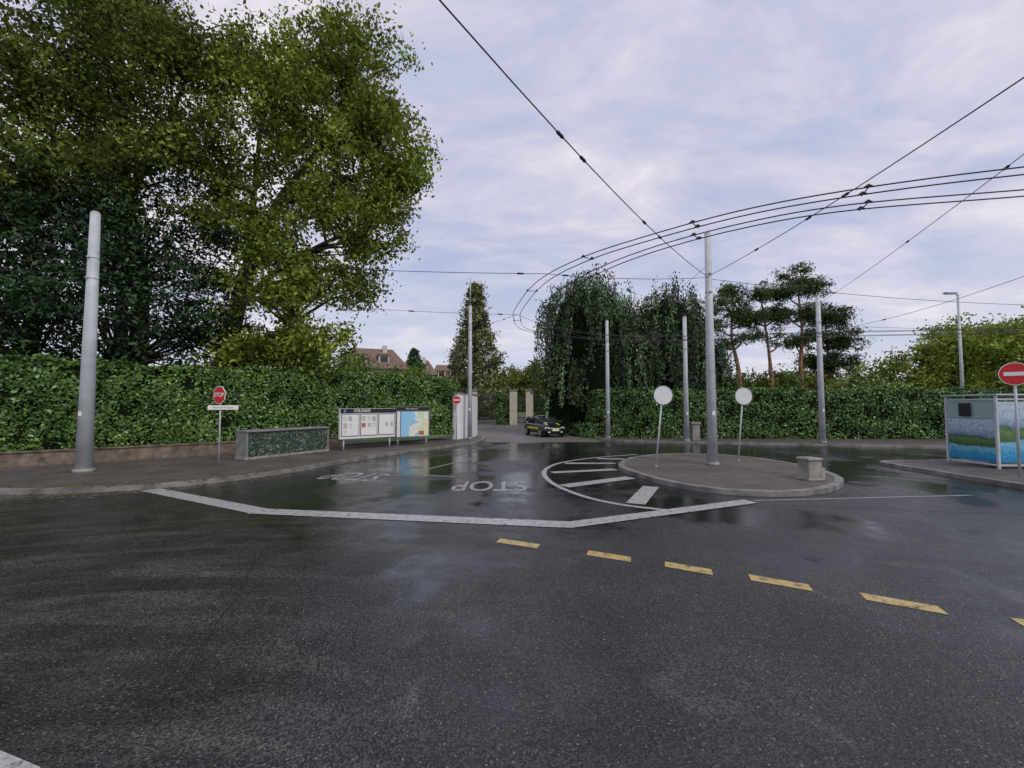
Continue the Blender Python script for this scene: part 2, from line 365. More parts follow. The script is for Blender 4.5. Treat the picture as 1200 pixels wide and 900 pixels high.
# ---------------------------------------------------------------- hedges
def hedge(name,pts,thick,z0,z1,dens,ls,c1,c2,side=1):
    e=empty(name); P=[Vector((a,b,0)) for a,b in pts]
    Cs=[];Ns=[]
    V=[];F=[]
    ins=.16
    for i in range(len(P)-1):
        a,b=P[i],P[i+1]; d=(b-a); Ln=d.length; d.normalize(); o=Vector((d.y,-d.x,0))*side
        m=int(Ln*(z1-z0)*dens); u=rng.random(m)*Ln; zv=z0+rng.random(m)*(z1-z0)
        off=.07*np.sin(u*2.1+zv*1.7+i)+.06*np.sin(u*5.3-zv*3.1)+.05*np.sin(u*.7+zv*4.4)-np.abs(rng.normal(0,.10,m))
        off+=np.where(rng.random(m)<.02,rng.random(m)*.22,0)
        Cs.append(np.stack([a.x+d.x*u+o.x*off,a.y+d.y*u+o.y*off,zv],1)); Ns.append(np.tile([o.x,o.y,.45],(m,1)))
        m=int(Ln*thick*dens); u=rng.random(m)*Ln; w=rng.random(m)*thick
        zt=z1+.06*np.sin(u*2.7)+.06*np.sin(u*.9+w)+.05*np.sin(u*6.1+w*3)+np.abs(rng.normal(0,.08,m))-.04
        Cs.append(np.stack([a.x+d.x*u-o.x*w,a.y+d.y*u-o.y*w,zt],1)); Ns.append(np.tile([0,0,1.],(m,1)))
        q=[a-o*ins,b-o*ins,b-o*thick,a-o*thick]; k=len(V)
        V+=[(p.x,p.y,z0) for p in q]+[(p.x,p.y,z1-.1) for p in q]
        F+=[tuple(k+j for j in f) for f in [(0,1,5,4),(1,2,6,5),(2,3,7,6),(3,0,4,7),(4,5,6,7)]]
    for (p,q,first) in ((P[0],P[1],True),(P[-1],P[-2],False)):
        d=(q-p).normalized(); dd=(P[1]-P[0]).normalized() if first else (P[-1]-P[-2]).normalized(); o=Vector((dd.y,-dd.x,0))*side
        m=int(thick*(z1-z0)*dens); w=rng.random(m)*thick; zv=z0+rng.random(m)*(z1-z0)
        off=np.abs(rng.normal(0,.08,m))
        Cs.append(np.stack([p.x-o.x*w-d.x*(.05-off),p.y-o.y*w-d.y*(.05-off),zv],1)); Ns.append(np.tile([-d.x,-d.y,.3],(m,1)))
    C=np.concatenate(Cs); Nn=np.concatenate(Ns)
    f=.5+.5*np.sin(C[:,0]*1.3+C[:,2]*2.1)*np.sin(C[:,1]*1.7-C[:,2]*1.3)
    f=np.clip(f*.6+rng.random(len(C))*.5,0,1)[:,None]
    cc=(np.array(c1)*(1-f)+np.array(c2)*f)*np.exp(rng.normal(0,.42,(len(C),1)))
    leafmesh('leaves',C,ls*(.6+.8*rng.random(len(C))),cc,leafHedge,e,nb=Nn,nbw=.5)
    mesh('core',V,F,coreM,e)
    return e
hedge('hedge',[(-34,11.0),(-17.2,14.9),(-3.5,27.3)],1.6,.45,3.74,400,.078,(.045,.10,.017),(.125,.215,.042))
hedge('hedge',[(2.3,47),(4.2,36),(5.6,30.6),(8.2,28.2),(27,27.3),(44,26.4)],1.5,.12,3.08,250,.085,(.042,.095,.017),(.11,.195,.042))
hedge('hedge',[(2.7,39),(3.9,33.5),(5.0,30.4),(7.0,28.9)],.7,.05,.75,300,.08,(.05,.11,.02),(.12,.2,.05))
e=empty('low_stone_wall')
strip('wall_body',[(-40,10.4),(-17.2,14.72),(-8.6,22.5)],.34,.60,stoneW,e,z0=.12)
strip('coping',[(-40,10.37),(-17.2,14.68),(-8.6,22.46)],.38,.64,stoneW,e,z0=.602)

# ---------------------------------------------------------------- gate area
e=empty('white_gate_wall')
strip('wall',[(-3.5,27.2),(-2.75,29.0),(-2.75,33.5)],.3,2.9,whiteP,e,z0=0)
strip('coping',[(-3.52,27.15),(-2.75,29.0),(-2.75,33.55)],.4,2.98,concrete,e,z0=2.902)
e=empty('entrance_gate')
def pillar(nm,x,w): 
    box(nm,(x,50,1.9),(w,.9,3.8),creamM,e,.03); box(nm+'_cap',(x,50,3.89),(w+.16,1.06,.16),concrete,e,.03)
pillar('pillar_1',.15,.85); pillar('pillar_2',1.95,.8); pillar('pillar_3',-4.3,.7)
def gatel(nm,x0,x1,h):
    for z in (.25,1.5,h-.3): box(nm+'_rail_%d'%int(z*10),((x0+x1)/2,50,z),(x1-x0,.05,.08),darkgreenM,e)
    n=int((x1-x0)/.13)
    for i in range(n+1): 
        x=x0+(x1-x0)*i/n; hh=h+.35*math.sin(math.pi*i/n)
        tube(nm+'_bar_%d'%i,[(x,50.06,.1),(x,50.06,hh)],.03,darkgreenM,e,5)
gatel('leaf_left',-3.9,-1.8,3.2); gatel('leaf_right',.6,1.55,2.9)
hedge('hedge',[(-1.75,49.7),(-.35,49.7)],1.2,0,3.5,200,.11,(.045,.09,.02),(.09,.17,.04))

# ---------------------------------------------------------------- trees
def leaftree(name,ells,trunk,k,nper,sig,ls,c1,c2,mat=leafM,bk=bark,gap=-.15,nb=60,sd=.3,flat=.7,gs=.4,pw=.42,width=.55):
    e=empty(name); cl=ell_clusters(ells,k,gap,gs,pw)
    crown('crown',cl,nper,sig,ls,c1,c2,mat,e,flat,sd,width=width)
    lst=[([Vector(p) for p in pts],r) for pts,r in trunk]
    allp=[p for pts,r in lst for p in pts]
    tubes('trunk_and_limbs',lst+branchset(cl,allp,nb),bk,e)
    return e
def cv(pts,r0,r1,sub=5):
    c=catmull(pts,sub); n=len(c); return (c,[r0+(r1-r0)*(i/(n-1))**.8 for i in range(n)])
leaftree('plane_tree',
 [(-9.4,24,20.8,3.3,3.6,3.2),(-7.2,23.5,15.4,3.2,3.5,3.0),(-8.0,23.5,18.3,2.4,2.6,2.2),(-12.4,24,17.4,3.8,4.5,3.6),(-14.0,24.5,20.9,2.9,3,2.6),(-7.7,23.5,11.6,2.2,2.2,2.0),(-6.4,23.3,13.4,1.7,1.8,1.6),
  (-11.5,23.5,10.4,2.6,3.2,2.6),(-12.0,23,6.1,2.8,2.6,2.7),(-8.2,23.5,8.9,1.2,1.2,1.5),(-15.5,24,13,2.6,3,2.6),(-10.2,22.5,4.8,1.4,1.6,1.4),(-13.6,22.6,4.4,1.8,1.6,1.5),
  (-10.9,23.0,7.6,2.0,2.0,1.7),(-12.8,23,8.6,2.2,2,2.0),(-9.2,22.8,5.6,1.2,1.2,1.5),(-10.3,23.4,13.4,2.0,2.2,1.8)],
 [cv([(-15.9,24.5,0),(-15.7,24.4,5),(-14.6,24.2,9.5),(-12.9,24,13.3),(-10.8,23.8,16),(-9.2,23.8,19.5)],.62,.12),
  cv([(-14.6,24.2,9.5),(-14.5,24.3,13),(-14.2,24.4,18.5)],.3,.08),
  cv([(-12.9,24,13.3),(-10.5,23.6,14.0),(-7.6,23.5,15)],.24,.06),
  cv([(-15.2,24.3,7.6),(-12.6,23.8,9.6),(-9.5,23.5,11.2),(-7.9,23.5,11.4)],.22,.05),
  cv([(-15.6,24.3,4.4),(-13.6,23.6,5.6),(-11.8,23.2,6.4)],.18,.05)],
 26,50,.37,.112,(.12,.175,.03),(.265,.305,.06),gap=-.11,gs=.5,nb=190,sd=.36)
leaftree('plane_tree',
 [(-20.5,22,18.5,4.4,4,4.0),(-25,22,18,4.2,4,4.5),(-17.2,23,20.0,3.0,3.5,3.0),(-19.5,21,13.5,3.6,3,2.6),(-24.5,21,12.8,3,3,2.6),(-21.5,22,23.5,4.2,4,3),(-17.0,22.5,16.0,2.4,2.4,2.4)],
 [cv([(-20.5,24,0),(-20.3,24,8),(-20.5,23,14),(-20.2,22,20)],.6,.15),cv([(-20.3,23.6,10),(-23,22.5,15),(-25,22,18)],.3,.07),cv([(-20.4,23,13),(-18.5,23,17),(-17,23,21)],.26,.06)],
 24,46,.40,.11,(.075,.115,.022),(.175,.19,.045),gap=-.14,gs=.5,nb=140,sd=.4)
e=empty('yew_tree')
ells=[(-18.5,20.5,6.5,4.2,3,3.6),(-23,19.5,6.5,4.5,3,3.8),(-19,21.5,11,3.6,3,3.2),(-23.5,21,11.5,3.8,3,3),(-15.7,22.3,6.0,2.2,2.2,3.0),(-15.8,23,10,2.0,2,2.2)]
cl=ell_clusters(ells,26,-.22,.45)
crown('crown',cl,38,.42,.125,(.012,.032,.012),(.032,.068,.02),leafDark,e,.4,.5,nb=np.array([[0,0,1.]]),nbw=.35,width=.38)
tubes('trunk_and_limbs',[cv([(-19.5,22,0),(-19.5,22,7),(-19.3,21.8,13.5)],.5,.08),cv([(-23.5,21.5,0),(-23.3,21.4,7),(-23.5,21,14)],.45,.08)]+branchset(cl,[(-19.5,22,4),(-19.5,22,8),(-23.3,21.4,4),(-23.3,21.4,9),(-19.4,22,12)],80),bark,e)

# weeping beech
e=empty('weeping_beech_tree')
domes=[(5.7,34,8.1,3.4,3.6,4.3),(8.2,34.5,6.6,3.0,3.2,3.7),(12.4,35,7.6,3.2,3.2,4.0),(3.7,33.6,4.4,1.7,2.2,3.2),(15.2,35,5.0,1.8,2,3.5),(10.2,33.4,4.8,2.6,2.4,3.6),(6.5,32.4,4.6,2.2,1.8,3.2),(13.5,33.6,4.6,2.0,1.8,3.2)]
C=[];cc=[]
for (x,y,z,rx,ry,rz) in domes:
    nt=int(11.5*rx*ry)
    for _ in range(nt):
        th=rng.random()*2*math.pi; ph=math.asin(rng.random()**.8); rr=.80+.26*rng.random()+.26*mnoise.noise(Vector((math.cos(th)*1.5+x,math.sin(th)*1.5,ph*2)))
        o=np.array([math.cos(th)*math.cos(ph),math.sin(th)*math.cos(ph)]); p0=np.array([x+o[0]*rx*rr,y+o[1]*ry*rr,z+math.sin(ph)*rz*rr])
        Ln=min(p0[2]-.9,rng.uniform(1.4,5.4)); 
        if Ln<.4: continue
        n=int(48*Ln); s=rng.random(n)**.85*Ln; w=.21*(1-.6*s/Ln); dr=rng.normal(0,.05,2)
        P=np.stack([p0[0]+(o[0]*.36+dr[0])*np.sqrt(s)+rng.normal(0,1,n)*w,p0[1]+(o[1]*.36+dr[1])*np.sqrt(s)+rng.normal(0,1,n)*w,p0[2]+.25-s+rng.normal(0,.1,n)],1)
        C.append(P); br=np.exp(rng.normal(0,.48)); t=rng.random(); cc.append(np.tile((np.array([.045,.080,.038])*(1-t)+np.array([.10,.148,.07])*t)*br,(n,1)))
C=np.concatenate(C);cc=np.concatenate(cc)*np.exp(rng.normal(0,.15,(len(C),1)))
leafmesh('crown',C,.125*(.6+.7*rng.random(len(C))),cc,leafDark,e,axis=(0,0,-1),axw=.7,width=.40)
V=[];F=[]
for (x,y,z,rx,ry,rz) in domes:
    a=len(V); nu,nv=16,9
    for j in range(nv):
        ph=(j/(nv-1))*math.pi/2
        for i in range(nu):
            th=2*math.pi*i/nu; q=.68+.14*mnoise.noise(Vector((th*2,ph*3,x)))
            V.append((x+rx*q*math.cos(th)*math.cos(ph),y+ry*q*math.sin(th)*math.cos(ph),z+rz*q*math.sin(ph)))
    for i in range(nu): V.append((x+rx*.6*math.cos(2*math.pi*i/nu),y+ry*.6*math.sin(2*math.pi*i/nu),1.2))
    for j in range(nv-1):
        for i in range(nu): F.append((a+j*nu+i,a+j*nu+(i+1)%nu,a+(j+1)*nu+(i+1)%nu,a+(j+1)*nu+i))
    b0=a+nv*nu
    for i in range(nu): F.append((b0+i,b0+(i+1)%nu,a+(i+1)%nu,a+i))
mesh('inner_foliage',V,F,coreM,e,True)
tubes('trunk',[cv([(8,34.5,0),(8,34.5,5),(7,34.3,9)],.45,.1),cv([(8,34.5,3),(10,34.5,6),(12,35,9)],.3,.08)],bark,e)

def conifer(name,x,y,h,r,c1,c2,ls=.3,nc=520,np_=38,pw=.35,base=.06):
    e=empty(name); cl=[]
    for _ in range(nc):
        t=rng.random()**1.15; z=h*(base+(1-base)*t); R=r*min(1,(1-t)*1.45)**.9*(.85+.3*mnoise.noise(Vector((t*11,x,0))))
        th=rng.random()*2*math.pi; q=rng.random()**pw
        R*=1+.5*mnoise.noise(Vector((math.cos(th)*2,math.sin(th)*2,z*.6)))
        cl.append((x+R*q*math.cos(th),y+R*q*math.sin(th),z-.25*q*R))
    cl=np.array(cl); crown('crown',cl,np_,r*.09,ls,c1,c2,leafDark,e,.6,.4)
    T=[(x,y,0),(x,y,h*.3),(x,y,h*.6),(x,y,h*.98)]
    tubes('trunk',[(T,[h*.03,h*.022,h*.012,.02])]+branchset(cl,[(x,y,h*k/12) for k in range(1,12)],70),bark,e); return e
conifer('sequoia_tree',-5.8,70,21.3,5.1,(.09,.11,.04),(.20,.20,.08),.22,620,40)
conifer('cypress_tree',-15.0,68,11,2.6,(.025,.055,.025),(.055,.095,.04),.22,240,36)

def pine(name,trunkpts,r0,ells,k=30,c1=(.045,.085,.035),c2=(.125,.165,.06)):
    e=empty(name); cl=ell_clusters(ells,k,-.12,.6,.5); 
    crown('crown',cl,40,.36,.17,c1,c2,leafM,e,.45,.35,width=.28)
    tr=cv(trunkpts,r0,.06); lst=[tr]
    for (x,y,z,rx,ry,rz) in ells:
        q=min(tr[0],key=lambda t:(t-Vector((x,y,z-1.2))).length); lst.append(cv([q,(q+Vector((x,y,z)))/2+Vector((0,0,-.2)),(x,y,z)],.13,.04,3))
    tubes('trunk_and_limbs',lst+branchset(cl,[p for l in lst[1:] for p in l[0]],60,.03),pinebark,e)
pine('pine_tree',[(25.9,50,0),(25.6,50,6),(24.9,50,10),(25.2,50,13.5)],.36,[(24.4,50,13.4,2.6,2.2,1.4),(23.3,50,11.2,1.8,1.6,1.1),(26.6,50,12.0,2.1,1.7,1.2),(25,50,15.0,1.7,1.4,.9),(26.3,50,9.6,1.5,1.3,.8),(23.6,50,9.0,1.2,1.2,.7)])
pine('pine_tree',[(29.6,50,0),(29.3,50,5),(29.0,50,9),(28.4,50,14)],.36,[(28.3,50,14.8,2.2,1.9,1.3),(30.3,50,12.6,2.0,1.8,1.2),(27.4,50,12,1.7,1.6,1.0),(28.8,50,10.4,1.7,1.5,.9),(30.6,50,9.4,1.4,1.3,.8)])
pine('pine_tree',[(33,50,0),(32.6,50,6),(32.9,50,11),(32.4,50,16.8)],.38,[(32.3,50,17.2,2.1,1.9,1.1),(31.0,50,15,1.8,1.6,1.1),(34.2,50,15.6,1.9,1.7,1.1),(33.8,50,12.8,1.9,1.6,1.1),(31.5,50,12.3,1.6,1.4,.9),(34.6,50,10.4,1.5,1.4,.9),(32,50,9.4,1.3,1.2,.7)])
pine('pine_tree',[(37.5,52,0),(37.3,52,6),(37,52,12)],.36,[(37.3,52,12.4,2.9,2.4,1.9),(39.0,52,9.8,2.5,2,1.9),(35.9,52,10,2.0,1.8,1.5),(38.2,52,7,2.7,2,1.6),(35.6,52,7.2,1.8,1.6,1.4)],34,(.03,.06,.025),(.08,.12,.045))

def shrubs(name,ells,c1,c2,ls=.2,k=12,nper=34,sig=.6,mat=leafM,sd=.3):
    e=empty(name); cl=ell_clusters(ells,k,-.35,.3,.3); cl=cl[cl[:,2]>.2]; crown('foliage',cl,nper,sig,ls,c1,c2,mat,e,.75,sd)
    tubes('stems',[([(x,y,0),(x,y,z)],[.16,.05]) for (x,y,z,a,b,c) in ells],bark,e)
E=[]
for i in range(13):
    x=33.5+i*2.2+random.uniform(-.6,.6); top=min(11.2,5.0+i*.95)+random.uniform(-.6,.6); rz=2.7+random.uniform(-.2,.6)
    E.append((x,44+random.uniform(-2,3),top-rz,2.7,2.4,rz))
    if top>7: E.append((x+random.uniform(-.5,.5),43,3.4,2.4,2.2,3.0))
shrubs('background_trees',E,(.13,.185,.03),(.27,.32,.07),.17,15,40,.5)
E=[(22+i*3.1+random.uniform(-1,1),58+random.uniform(-3,3),3.2+random.uniform(-.4,.9),2.4,2.4,2.9) for i in range(9)]
shrubs('background_trees',E,(.11,.15,.035),(.25,.26,.06),.22,12,34,.5)
E=[(3.4,75,5.6,3.2,3,3.8),(-.4,82,5.6,3,3,3.8),(6,78,6,3.5,3,4.5),(-3,85,4,3,3,3),(-10,85,4.5,4,3,4)]
shrubs('background_trees',E,(.10,.14,.035),(.22,.23,.06),.22,14,36,.5)
E=[(-10.5,44,3.0,2.4,2,2.2),(-14,40,3.6,3,2.4,2.8),(-8,50,3.4,2,2,2.2),(-12,50,3.6,3,2,2.6),(-6.5,46,2.6,1.6,1.6,1.9),(-17,36,4,3,2.4,3),(-19.5,52,5.0,2.2,2,3.4),(-12.2,56,4.6,1.6,2,3.2),(-15.6,57,4.2,1.8,2,2.6)]
shrubs('shrubs',E,(.06,.11,.025),(.16,.24,.05),.15,16,36,.42)
E=[(-140+i*11+random.uniform(-3,3),160+random.uniform(-10,20),4,8,5,6+random.uniform(-1.5,3)) for i in range(32)]
shrubs('distant_trees',E,(.05,.08,.035),(.13,.16,.07),.8,5,26,1.6,leafDark)
E=[(-38+i*3.2,23+random.uniform(-2,2),7,3.4,3,7) for i in range(4)]
shrubs('background_trees',E,(.03,.06,.015),(.08,.12,.025),.2,8,32,.6,leafDark)
E=[(16.5+i*2.6,33+random.uniform(-1,1),2.4,1.9,1.5,1.6+random.uniform(-.3,.4)) for i in range(6)]
shrubs('shrubs',E,(.06,.10,.02),(.14,.19,.04),.13,14,34,.4,leafDark)

# ---------------------------------------------------------------- houses
roofM=simple('roof_tiles',(.18,.12,.095),.85,0,.3,3,.5,20); wallM=simple('house_wall',(.58,.54,.48),.8,0,.08,1); glassM=simple('window_glass',(.03,.035,.045),.1,0,.1)
frameM=simple('window_frame',(.6,.6,.58),.5)
def house(x,y,w,d,eave,ridge,rz=0):
    e=empty('house',(x,y,0),rz)
    box('walls',(0,0,eave/2),(w,d,eave),wallM,e)
    o=.5; V=[(-w/2-o,-d/2-o,eave-.1),(w/2+o,-d/2-o,eave-.1),(w/2+o,d/2+o,eave-.1),(-w/2-o,d/2+o,eave-.1),(-w/2+w*.16,0,ridge),(w/2-w*.16,0,ridge)]
    mesh('roof',V,[(0,1,5,4),(2,3,4,5),(1,2,5),(3,0,4),(0,3,2,1)],roofM,e)
    box('chimney',(w*.2,-.6,ridge-.2),(.6,.6,1.3),wallM,e)
    for lv in range(max(1,int(eave//3))):
        for i in range(int(w//2.4)):
            xx=-w/2+1.2+i*2.4; z=eave-1.5-lv*2.9
            box('frame_%d_%d'%(lv,i),(xx,-d/2-.02,z),(1.2,.06,1.5),frameM,e); box('window_%d_%d'%(lv,i),(xx,-d/2-.05,z),(1.0,.06,1.3),glassM,e)
    for i in range(2):
        xx=-w*.2+i*w*.35; box('dormer_%d'%i,(xx,-d*.3,eave+(ridge-eave)*.38),(1.4,1.6,1.3),wallM,e); box('dormer_glass_%d'%i,(xx,-d*.3-.82,eave+(ridge-eave)*.42),(1,.05,.8),glassM,e)
        box('dormer_roof_%d'%i,(xx,-d*.3,eave+(ridge-eave)*.38+.72),(1.7,1.9,.12),roofM,e)
house(-20.3,64,8.6,8,7.3,10.4,math.radians(24)); house(-12.8,88,6.5,7,6.8,10.2,.2); house(-18.4,86,6,7,8.0,11.0,.3)

# ---------------------------------------------------------------- poles
def pole(name,x,y,h,r0=.21,r1=.13,z=.12):
    e=empty(name,(x,y,z)); tube('mast',[(0,0,0),(0,0,h*.5),(0,0,h)],[r0,(r0+r1)/2,r1],steel,e,18)
    tube('base_collar',[(0,0,0),(0,0,.10)],[r0*1.3,r0*1.22],concrete,e,18)
    tube('cap',[(0,0,h),(0,0,h+.05)],[r1*1.06,r1*.7],steel,e,14)
    for t in (.74,.82):
        rr=r0+(r1-r0)*t; tube('clamp_%d'%int(t*100),[(0,0,h*t),(0,0,h*t+.035)],[rr+.010]*2,steel,e,14)
        box('bracket_%d'%int(t*100),(0,-rr-.03,h*t+.017),(.06,.08,.05),steel,e,.005)
    box('number_tag',(0,-(r0+(r1-r0)*.22)-.012,h*.22),(.10,.012,.14),signW,e,.003)
    return e
pole('utility_pole',-13.4,14.0,8.25,.22,.13)
pole('utility_pole',7.0,15.6,8.2,.175,.105)
pole('utility_pole',6.1,28.3,7.5,.14,.095)
pole('utility_pole',10.15,25.9,7.25,.15,.11)
pole('utility_pole',17.2,24.7,8.2,.17,.11)
e=pole('utility_pole',-2.62,27.6,8.3,.15,.10); tube('lightning_rod',[(0,0,8.3),(0,0,10.1)],.035,steel,e,8)
def lamp(x,y,h):
    e=empty('street_lamp',(x,y,0)); tube('post',[(0,0,0),(0,0,h)],[.13,.07],steel,e,14)
    tube('arm',[(0,0,h-.05),(-.5,0,h+.08),(-.75,0,h+.08)],.04,steel,e,8)
    box('lamp_head',(-.55,0,h+.08),(.9,.34,.11),steel,e,.05); box('lamp_lens',(-.6,0,h+.01),(.6,.24,.04),signW,e)
lamp(32.5,32,10.3); lamp(50,58,9.2)

# ---------------------------------------------------------------- overhead wires
OW=empty('overhead_wires')
def wire(nm,pts,r=.012): tube(nm,pts,r,wireM,OW,5)
def span(nm,a,b,sag=.3,r=.01,ins=()):
    a=Vector(a);b=Vector(b); pts=[a.lerp(b,i/16)-Vector((0,0,sag*4*(i/16)*(1-i/16))) for i in range(17)]
    wire(nm,pts,r)
    for j,t in enumerate(ins):
        p=a.lerp(b,t)-Vector((0,0,sag*4*t*(1-t))); d=(b-a).normalized()*.11
        tube(nm+'_insulator_%d'%j,[p-d,p-d*.5,p,p+d*.5,p+d],[.015,.03,.024,.03,.015],insM,OW,8)
A=[(16,5.2),(11,5.9),(7.7,6.7),(5.7,7.4),(4.26,8.2),(2.9,9.45),(1.85,10.7),(.96,12.5),(.45,15),(.2,18.2),(1.0,21.5),(5.1,24.2),(10.4,24.4),(17,23),(40,20)]
B=[(16,6.3),(12,6.7),(8.54,7.4),(6.08,7.95),(4.56,8.8),(3.2,10.2),(2.2,12.0),(1.5,14.4),(1.1,17.5),(1.9,20.4),(5.3,22.8),(10.4,22.9),(17,21.6),(40,18.6)]
for nm,Q in (('contact_wire_a',A),('contact_wire_b',B)):
    c=catmull([(x,y,5.8) for x,y in Q],7); n=len(c)
    for s,k in ((-.14,1),(.14,2)):
        pts=[]
        for i,p in enumerate(c):
            d=(c[min(i+1,n-1)]-c[max(i-1,0)]).normalized(); pts.append(p+Vector((-d.y,d.x,0))*s)
        wire(nm+'_%d'%k,pts,.012)
    for j in range(9,n-10,11):
        p=c[j]; d=(c[j+1]-c[j-1]).normalized(); q=Vector((-d.y,d.x,0))*.2
        tube(nm+'_spacer_%d'%j,[p-q,p+q],.010,insM,OW,6)
        for s in (-.7,.7): tube(nm+'_hanger_%d_%d'%(j,s*10),[p+q*s-d*.07,p+q*s+Vector((0,0,.04)),p+q*s+d*.07],[.011,.022,.011],insM,OW,6)
span('span_1',(7,15.6,6.75),(-4.2,-.6,6.9),.55,.010,(.30,.36,.52,.56))
span('span_2',(7,15.6,6.8),(6.0,3.5,6.1),.15,.010,(.3,.5,.6))
span('span_3',(17.2,24.7,7.9),(7.0,2.0,6.9),.2,.009,(.5,.7))
span('span_4',(-13.4,14,7.1),(.96,12.5,5.95),.15,.009,(.6,.95))
span('span_5',(.96,12.5,5.95),(7,15.6,6.75),.1,.009,(.1,))
span('span_6',(7,15.6,6.7),(32.4,20,6.9),.5,.009,(.2,))
span('span_7',(-13.4,14,6.1),(.2,18.2,5.95),.2,.008,(.7,.95))
span('span_8',(.2,18.2,5.95),(6.1,28.3,6.4),.2,.008,(.15,))
span('span_9',(-2.62,27.6,7.3),(.2,18.2,5.95),.15,.008,(.8,))
span('span_10',(17.2,24.7,6.3),(16.5,13,6.5),.3,.009,(.4,))
span('span_11',(10.15,25.9,6.7),(10.2,15,5.95),.1,.008,(.4,))
span('span_12',(10.15,25.9,6.6),(17.2,24.7,6.8),.25,.008)
span('span_13',(6.1,28.3,6.5),(10.15,25.9,6.6),.2,.008)
span('span_14',(17.2,24.7,6.7),(60,26,7.5),.6,.009)
span('span_15',(7,15.6,7.2),(6.1,28.3,6.8),.3,.008)
span('span_16',(-13.4,14,6.4),(-40,7,6.9),.4,.009)
span('span_17',(7,15.6,6.4),(10.15,25.9,6.2),.2,.008)

# ---------------------------------------------------------------- signs
def cyl(nm,r,dz,mat,parent,loc,rot,n=28):
    V,F=tube_geo([(0,0,-dz/2),(0,0,dz/2)],[r,r],n); o=mesh(nm,V,F,mat,parent); o.location=loc; o.rotation_euler=rot; return o
def text(nm,body,size,mat,parent,loc,rot,off=.0):
    cu=bpy.data.curves.new(nm,'FONT'); cu.body=body; cu.size=size; cu.align_x='CENTER'; cu.align_y='CENTER'; cu.offset=off; cu.extrude=.001
    o=bpy.data.objects.new(nm,cu); COL.objects.link(o); cu.materials.append(mat); o.parent=parent; o.location=loc; o.rotation_euler=rot; return o
H=math.pi/2
e=empty('stop_sign',(-10.5,16.0,.12),math.radians(20))
tube('post',[(0,0,0),(0,0,2.75)],.028,steel,e,10)
hd=empty('sign_head',(0,0,0),math.radians(-42),e)
orot=(Matrix.Rotation(H,4,'X')@Matrix.Rotation(math.radians(22.5),4,'Z')).to_euler()
cyl('octagon_border',.34,.02,signW,hd,(0,-.05,2.45),orot,8); cyl('octagon_face',.315,.02,signR,hd,(0,-.056,2.45),orot,8)
text('lettering','STOP',.21,signW,hd,(0,-.069,2.45),(H,0,0),.004)
box('name_plate',(.10,-.05,2.0),(.95,.02,.16),signW,e,.004); text('name_text','Route de la Capite',.085,blackM,e,(.10,-.062,2.0),(H,0,0))
for (x,y,lx) in ((4.85,15.1,.28),(8.4,16.6,.24)):
    e=empty('round_traffic_sign',(x,y,.12)); tube('post',[(0,0,0),(lx*1.06,.0,2.72)],.03,steel,e,12)
    cyl('sign_disc',.31,.018,signBack,e,(lx*.97,-.055,2.42),(H,0,0),36)
    V,F=tube_geo([(.31*math.cos(2*math.pi*i/36),0,.31*math.sin(2*math.pi*i/36)) for i in range(37)],[.012]*37,6,False)
    o=mesh('rim_fold',V,F,steel,e,True); o.location=(lx*.97,-.06,2.42)
    cyl('foot_collar',.07,.08,concrete,e,(0,0,.04),(0,0,0),14)
e=empty('no_entry_sign',(14.75,13.0,.12),math.radians(-38)); tube('post',[(0,0,0),(0,0,3.3)],.035,steel,e,10)
cyl('rim',.335,.02,signW,e,(0,-.05,3.0),(H,0,0),36); cyl('face',.315,.02,signR,e,(0,-.056,3.0),(H,0,0),36); box('bar',(0,-.069,3.0),(.46,.01,.11),signW,e)
e=empty('no_entry_sign',(-3.35,26.9,.12),math.radians(5)); tube('post',[(0,0,0),(0,0,2.7)],.03,steel,e,10)
cyl('rim',.25,.02,signW,e,(0,-.05,2.4),(H,0,0),30); cyl('face',.235,.02,signR,e,(0,-.056,2.4),(H,0,0),30); box('bar',(0,-.069,2.4),(.34,.01,.08),signW,e)

# ---------------------------------------------------------------- concrete blocks
e=empty('concrete_bollard',(8.35,12.55,.12),.15)
box('body',(0,0,.27),(.42,.42,.54),concrete,e,.04); box('top',(.0,0,.58),(.47,.47,.08),concrete,e,.03); box('foot',(0,0,.03),(.5,.5,.06),concrete,e,.02)
box('side_block',(.28,.0,.17),(.14,.34,.34),concrete,e,.03)
e=empty('concrete_bollard',(10.75,26.2,.12)); box('body',(0,0,.5),(.45,.45,1.0),concrete,e,.04); box('top',(0,0,1.04),(.55,.55,.1),concrete,e,.02)

def mosaic():
    m,nt,N,L,b=newmat('mosaic'); tc=N.new('ShaderNodeTexCoord'); v=N.new('ShaderNodeTexVoronoi'); v.inputs['Scale'].default_value=17; L.new(tc.outputs['Object'],v.inputs[0])
    s=N.new('ShaderNodeSeparateColor'); L.new(v.outputs['Color'],s.inputs[0]); r=N.new('ShaderNodeValToRGB'); e=r.color_ramp.elements
    e[0].color=(.015,.028,.025,1); e[1].color=(.26,.28,.25,1); x=e.new(.6); x.color=(.035,.06,.04,1); x=e.new(.85); x.color=(.10,.14,.09,1)
    L.new(s.outputs[0],r.inputs[0]); L.new(r.outputs[0],b.inputs['Base Color']); b.inputs['Roughness'].default_value=.4; return m
mosM=mosaic(); gp=simple('grey_panel',(.21,.22,.21),.6,0,.25,3)
ang=math.atan2(20.3-16.9,-8.35+10.1)
e=empty('planter_box',(-9.2,18.55,.12),ang)
Lp=3.75
box('body',(0,.3,.54),(Lp-.1,.6,1.02),mosM,e,.01); box('rim',(0,.3,1.085),(Lp+.06,.74,.07),gp,e,.015); box('plinth',(0,.3,.05),(Lp+.1,.7,.10),concrete,e,.02)
